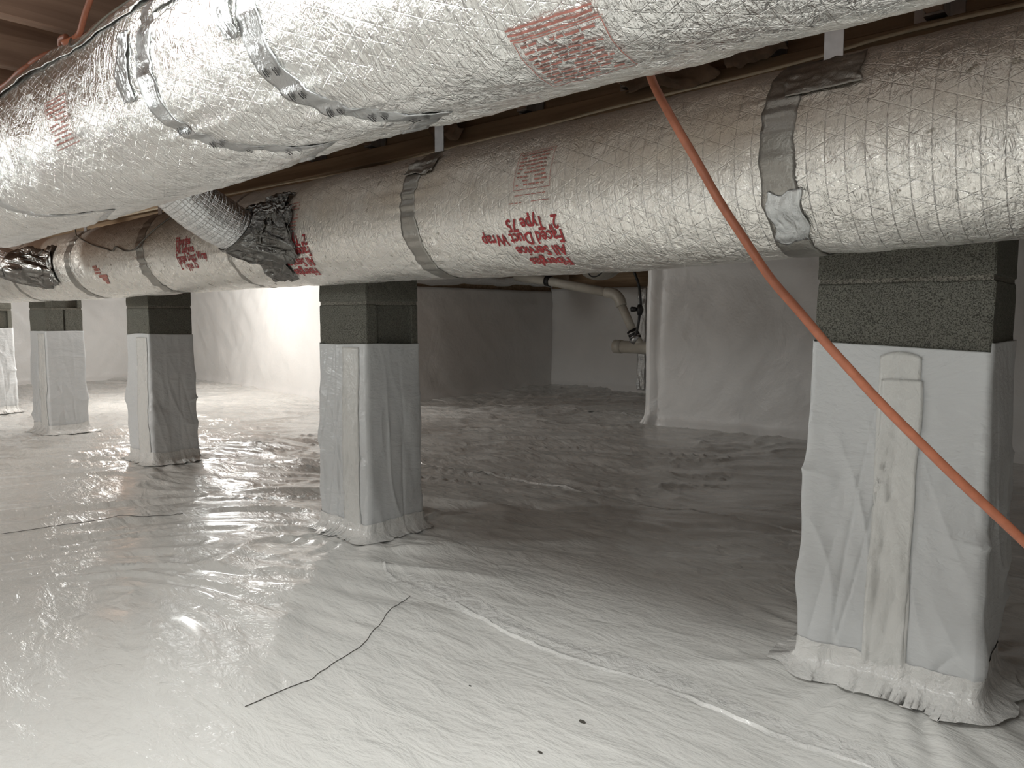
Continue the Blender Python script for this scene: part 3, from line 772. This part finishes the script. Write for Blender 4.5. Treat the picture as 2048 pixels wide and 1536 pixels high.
# ------------------------------------------------------------------ drain pipes in the recess
pipe = empty('drain_pipe', (-3.8, 6.4, .58), 'off white plastic drain pipe with elbow dropping to a capped stub', 'pipe')
tube('pipe_run', [(-5.50, 6.4, 1.325), (-5.02, 6.4, 1.26), (-4.24, 6.4, 1.12)], .048, PVCM, pipe, 20)
tube('pipe_elbow', spline([(-4.30, 6.4, 1.13), (-4.20, 6.4, 1.11), (-4.14, 6.4, 1.06), (-4.11, 6.4, .99)], 5), .055, PVCM, pipe, 20)
tube('pipe_drop', [(-4.135, 6.4, 1.04), (-3.955, 6.4, .70)], .043, PVCM, pipe, 20)
tube('coupling', [(-3.985, 6.4, .745), (-3.935, 6.4, .66)], .056, RUBBER, pipe, 20)
for q in (.3, .7): 
    tube('hose_clamp', [(-3.985+.05*q-.003, 6.4, .745-.085*q+.006), (-3.985+.05*q+.003, 6.4, .745-.085*q-.006)], .059, GALV, pipe, 20)
tube('pipe_drop', [(-3.955, 6.4, .69), (-3.86, 6.4, .58)], .043, PVCM, pipe, 20)
tube('pipe_stub', [(-3.20, 6.4, .575), (-4.13, 6.4, .583)], .062, PVCM, pipe, 24)
tube('pipe_cap', [(-4.10, 6.4, .583), (-4.185, 6.4, .584)], .068, PVCM, pipe, 24)
tube('cap_plug', [(-4.18, 6.4, .584), (-4.20, 6.4, .584)], .03, PVCM, pipe, 8)
tube('coupling', [(-5.07, 6.4, 1.268), (-5.01, 6.4, 1.258)], .056, RUBBER, pipe, 20)
tw2 = empty('wire', (-4.3, 6.3, 1.3), 'black cable coil hanging from the joists over the white drain pipe', 'wire')
tube('wire_loop', spline([(-4.45, 6.3, 1.57), (-4.47, 6.3, 1.40), (-4.43, 6.3, 1.30), (-4.34, 6.3, 1.29), (-4.25, 6.3, 1.37), (-4.22, 6.3, 1.57)], 6), .007, RUBBER, tw2, 8)
vl = empty('water_valve', (-3.72, 6.2, .75), 'black water valve and line beside the drain pipe in the recess', 'valve')
tube('water_line', spline([(-4.02, 6.2, 1.57), (-3.9, 6.2, 1.40), (-3.8, 6.2, 1.2), (-3.77, 6.2, 1.0), (-3.78, 6.2, .9), (-3.80, 6.2, .78), (-3.84, 6.2, .66)], 6), .013, RUBBER, vl, 10)
tube('valve_body', [(-3.78, 6.2, 1.0), (-3.775, 6.2, .95), (-3.78, 6.2, .90)], [.02, .034, .022], RUBBER, vl, 12)
tube('valve_handle', [(-3.85, 6.17, .955), (-3.80, 6.17, .955)], [.026, .02], RUBBER, vl, 12)
tube('fitting', [(-3.80, 6.2, .70), (-3.86, 6.2, .64)], [.02, .03], GALV, vl, 12)
# shiny foil strip on the recess back liner
fs = bpy.data.meshes.new('strip')
U, V = np.meshgrid(np.linspace(0, 1, 10), np.linspace(.02, 1.22, 70), indexing='ij')
P = np.stack([-4.66+.10*U+0*V, 7.605+.012*vnoise(U*4, V*9, 0, 840)-.004*ridge(U*7, V*16, 0, 841, 2), V], -1)
tag(thicken(link('foil_strip', grid_mesh('strip', P, np.stack([U*.12, V], -1)), FLEXM), .003), 'vertical shiny foil tape strip on the recess back wall', 'tape')
# small crinkled foil duct along the top of the recess
P = []
TT, TH = np.meshgrid(np.linspace(0, 1, 90), np.linspace(0, 2*PI, 25), indexing='ij')
rr = .085+.012*vnoise(TT*30, np.cos(TH)*2, np.sin(TH)*2, 850)
P = np.stack([-5.72+rr*np.cos(TH)+.05*TT, 4.75+2.75*TT, 1.29+rr*np.sin(TH)+.01*np.sin(TT*20)+.05*TT], -1)
fd = empty('flex_duct', (-5.7, 6, 1.3), 'small crinkled foil duct along the top of the shaded recess', 'duct')
link('foil_sleeve', grid_mesh('flex', P, np.stack([TT*2.7, TH*.09], -1)), FLEXM, fd)
for q in (5.3, 6.9): box('hanger_strap', (-5.705, q-.02, 1.36), (-5.700, q+.02, 1.803), GALV, fd, 0)
# pale round pan under the joists
U, V = np.meshgrid(np.linspace(0, 2*PI, 33), np.linspace(0, PI/2, 12), indexing='ij')
P = np.stack([-4.72+.24*np.sin(V)*np.cos(U), 6.9+.24*np.sin(V)*np.sin(U), 1.44-.16*np.cos(V)], -1)
pn = empty('drip_pan', (-4.72, 6.9, 1.28), 'pale rounded pan bottom under the joists behind the drain pipe', 'pan')
thicken(link('pan_bowl', grid_mesh('pan', P), PVCM, pn), .006)
for q in (-.2, .2): tube('hanger_rod', [(-4.72+q, 6.9, 1.40), (-4.72+q, 6.9, 1.803)], .006, GALV, pn, 8)

# ------------------------------------------------------------------ small things on the floor
def thread(pts, label, seed, r=.0010):
    c = np.array(spline([(p[0], p[1], 0) for p in pts], 12)); s = np.arange(len(c))
    c[:, 0] += .004*vnoise(s*.3, 0, 0, seed); c[:, 2] = floor_h(c[:, 0], c[:, 1])+.0022
    return tag(tube('thread', [tuple(q) for q in c], r, THREADM, None, 6), label, 'thread')
thread([(-1.772, 1.542), (-1.735, 1.45), (-1.69, 1.36), (-1.613, 1.222), (-1.575, 1.10), (-1.554, .994), (-1.547, .843)], 'dark thread lying on the floor below the second pier', 900)
thread([(-3.58, .90), (-3.507, 1.117), (-3.42, 1.30), (-3.33, 1.46), (-3.30, 1.53)], 'dark thread across the glossy floor at left', 905, .0011)
for k, (x, y, sz, lab) in enumerate([(-.93, 1.31, .006, 'dark crumb lying alone at the bottom centre of the floor'), (-1.25, 1.28, .003, 'tiny dark speck on the floor right of the thread'), (-.93, 1.16, .004, 'tiny curved crumb nearest the bottom edge of the floor'), (-3.1, 2.35, .004, 'dark speck on the glossy floor left of the second pier')]):
    bm = bmesh.new(); bmesh.ops.create_icosphere(bm, subdivisions=1, radius=sz)
    h = float(floor_h(np.array(x), np.array(y)))
    for v in bm.verts: v.co = Vector((v.co.x*1.5*(1+.3*rng.random()), v.co.y*.8, v.co.z*.5*(1+.3*rng.random()))) + Vector((x, y, h+sz*.4))
    me = bpy.data.meshes.new('crumb'); bm.to_mesh(me); bm.free()
    tag(link('debris', me, THREADM, None, False), lab, 'debris')
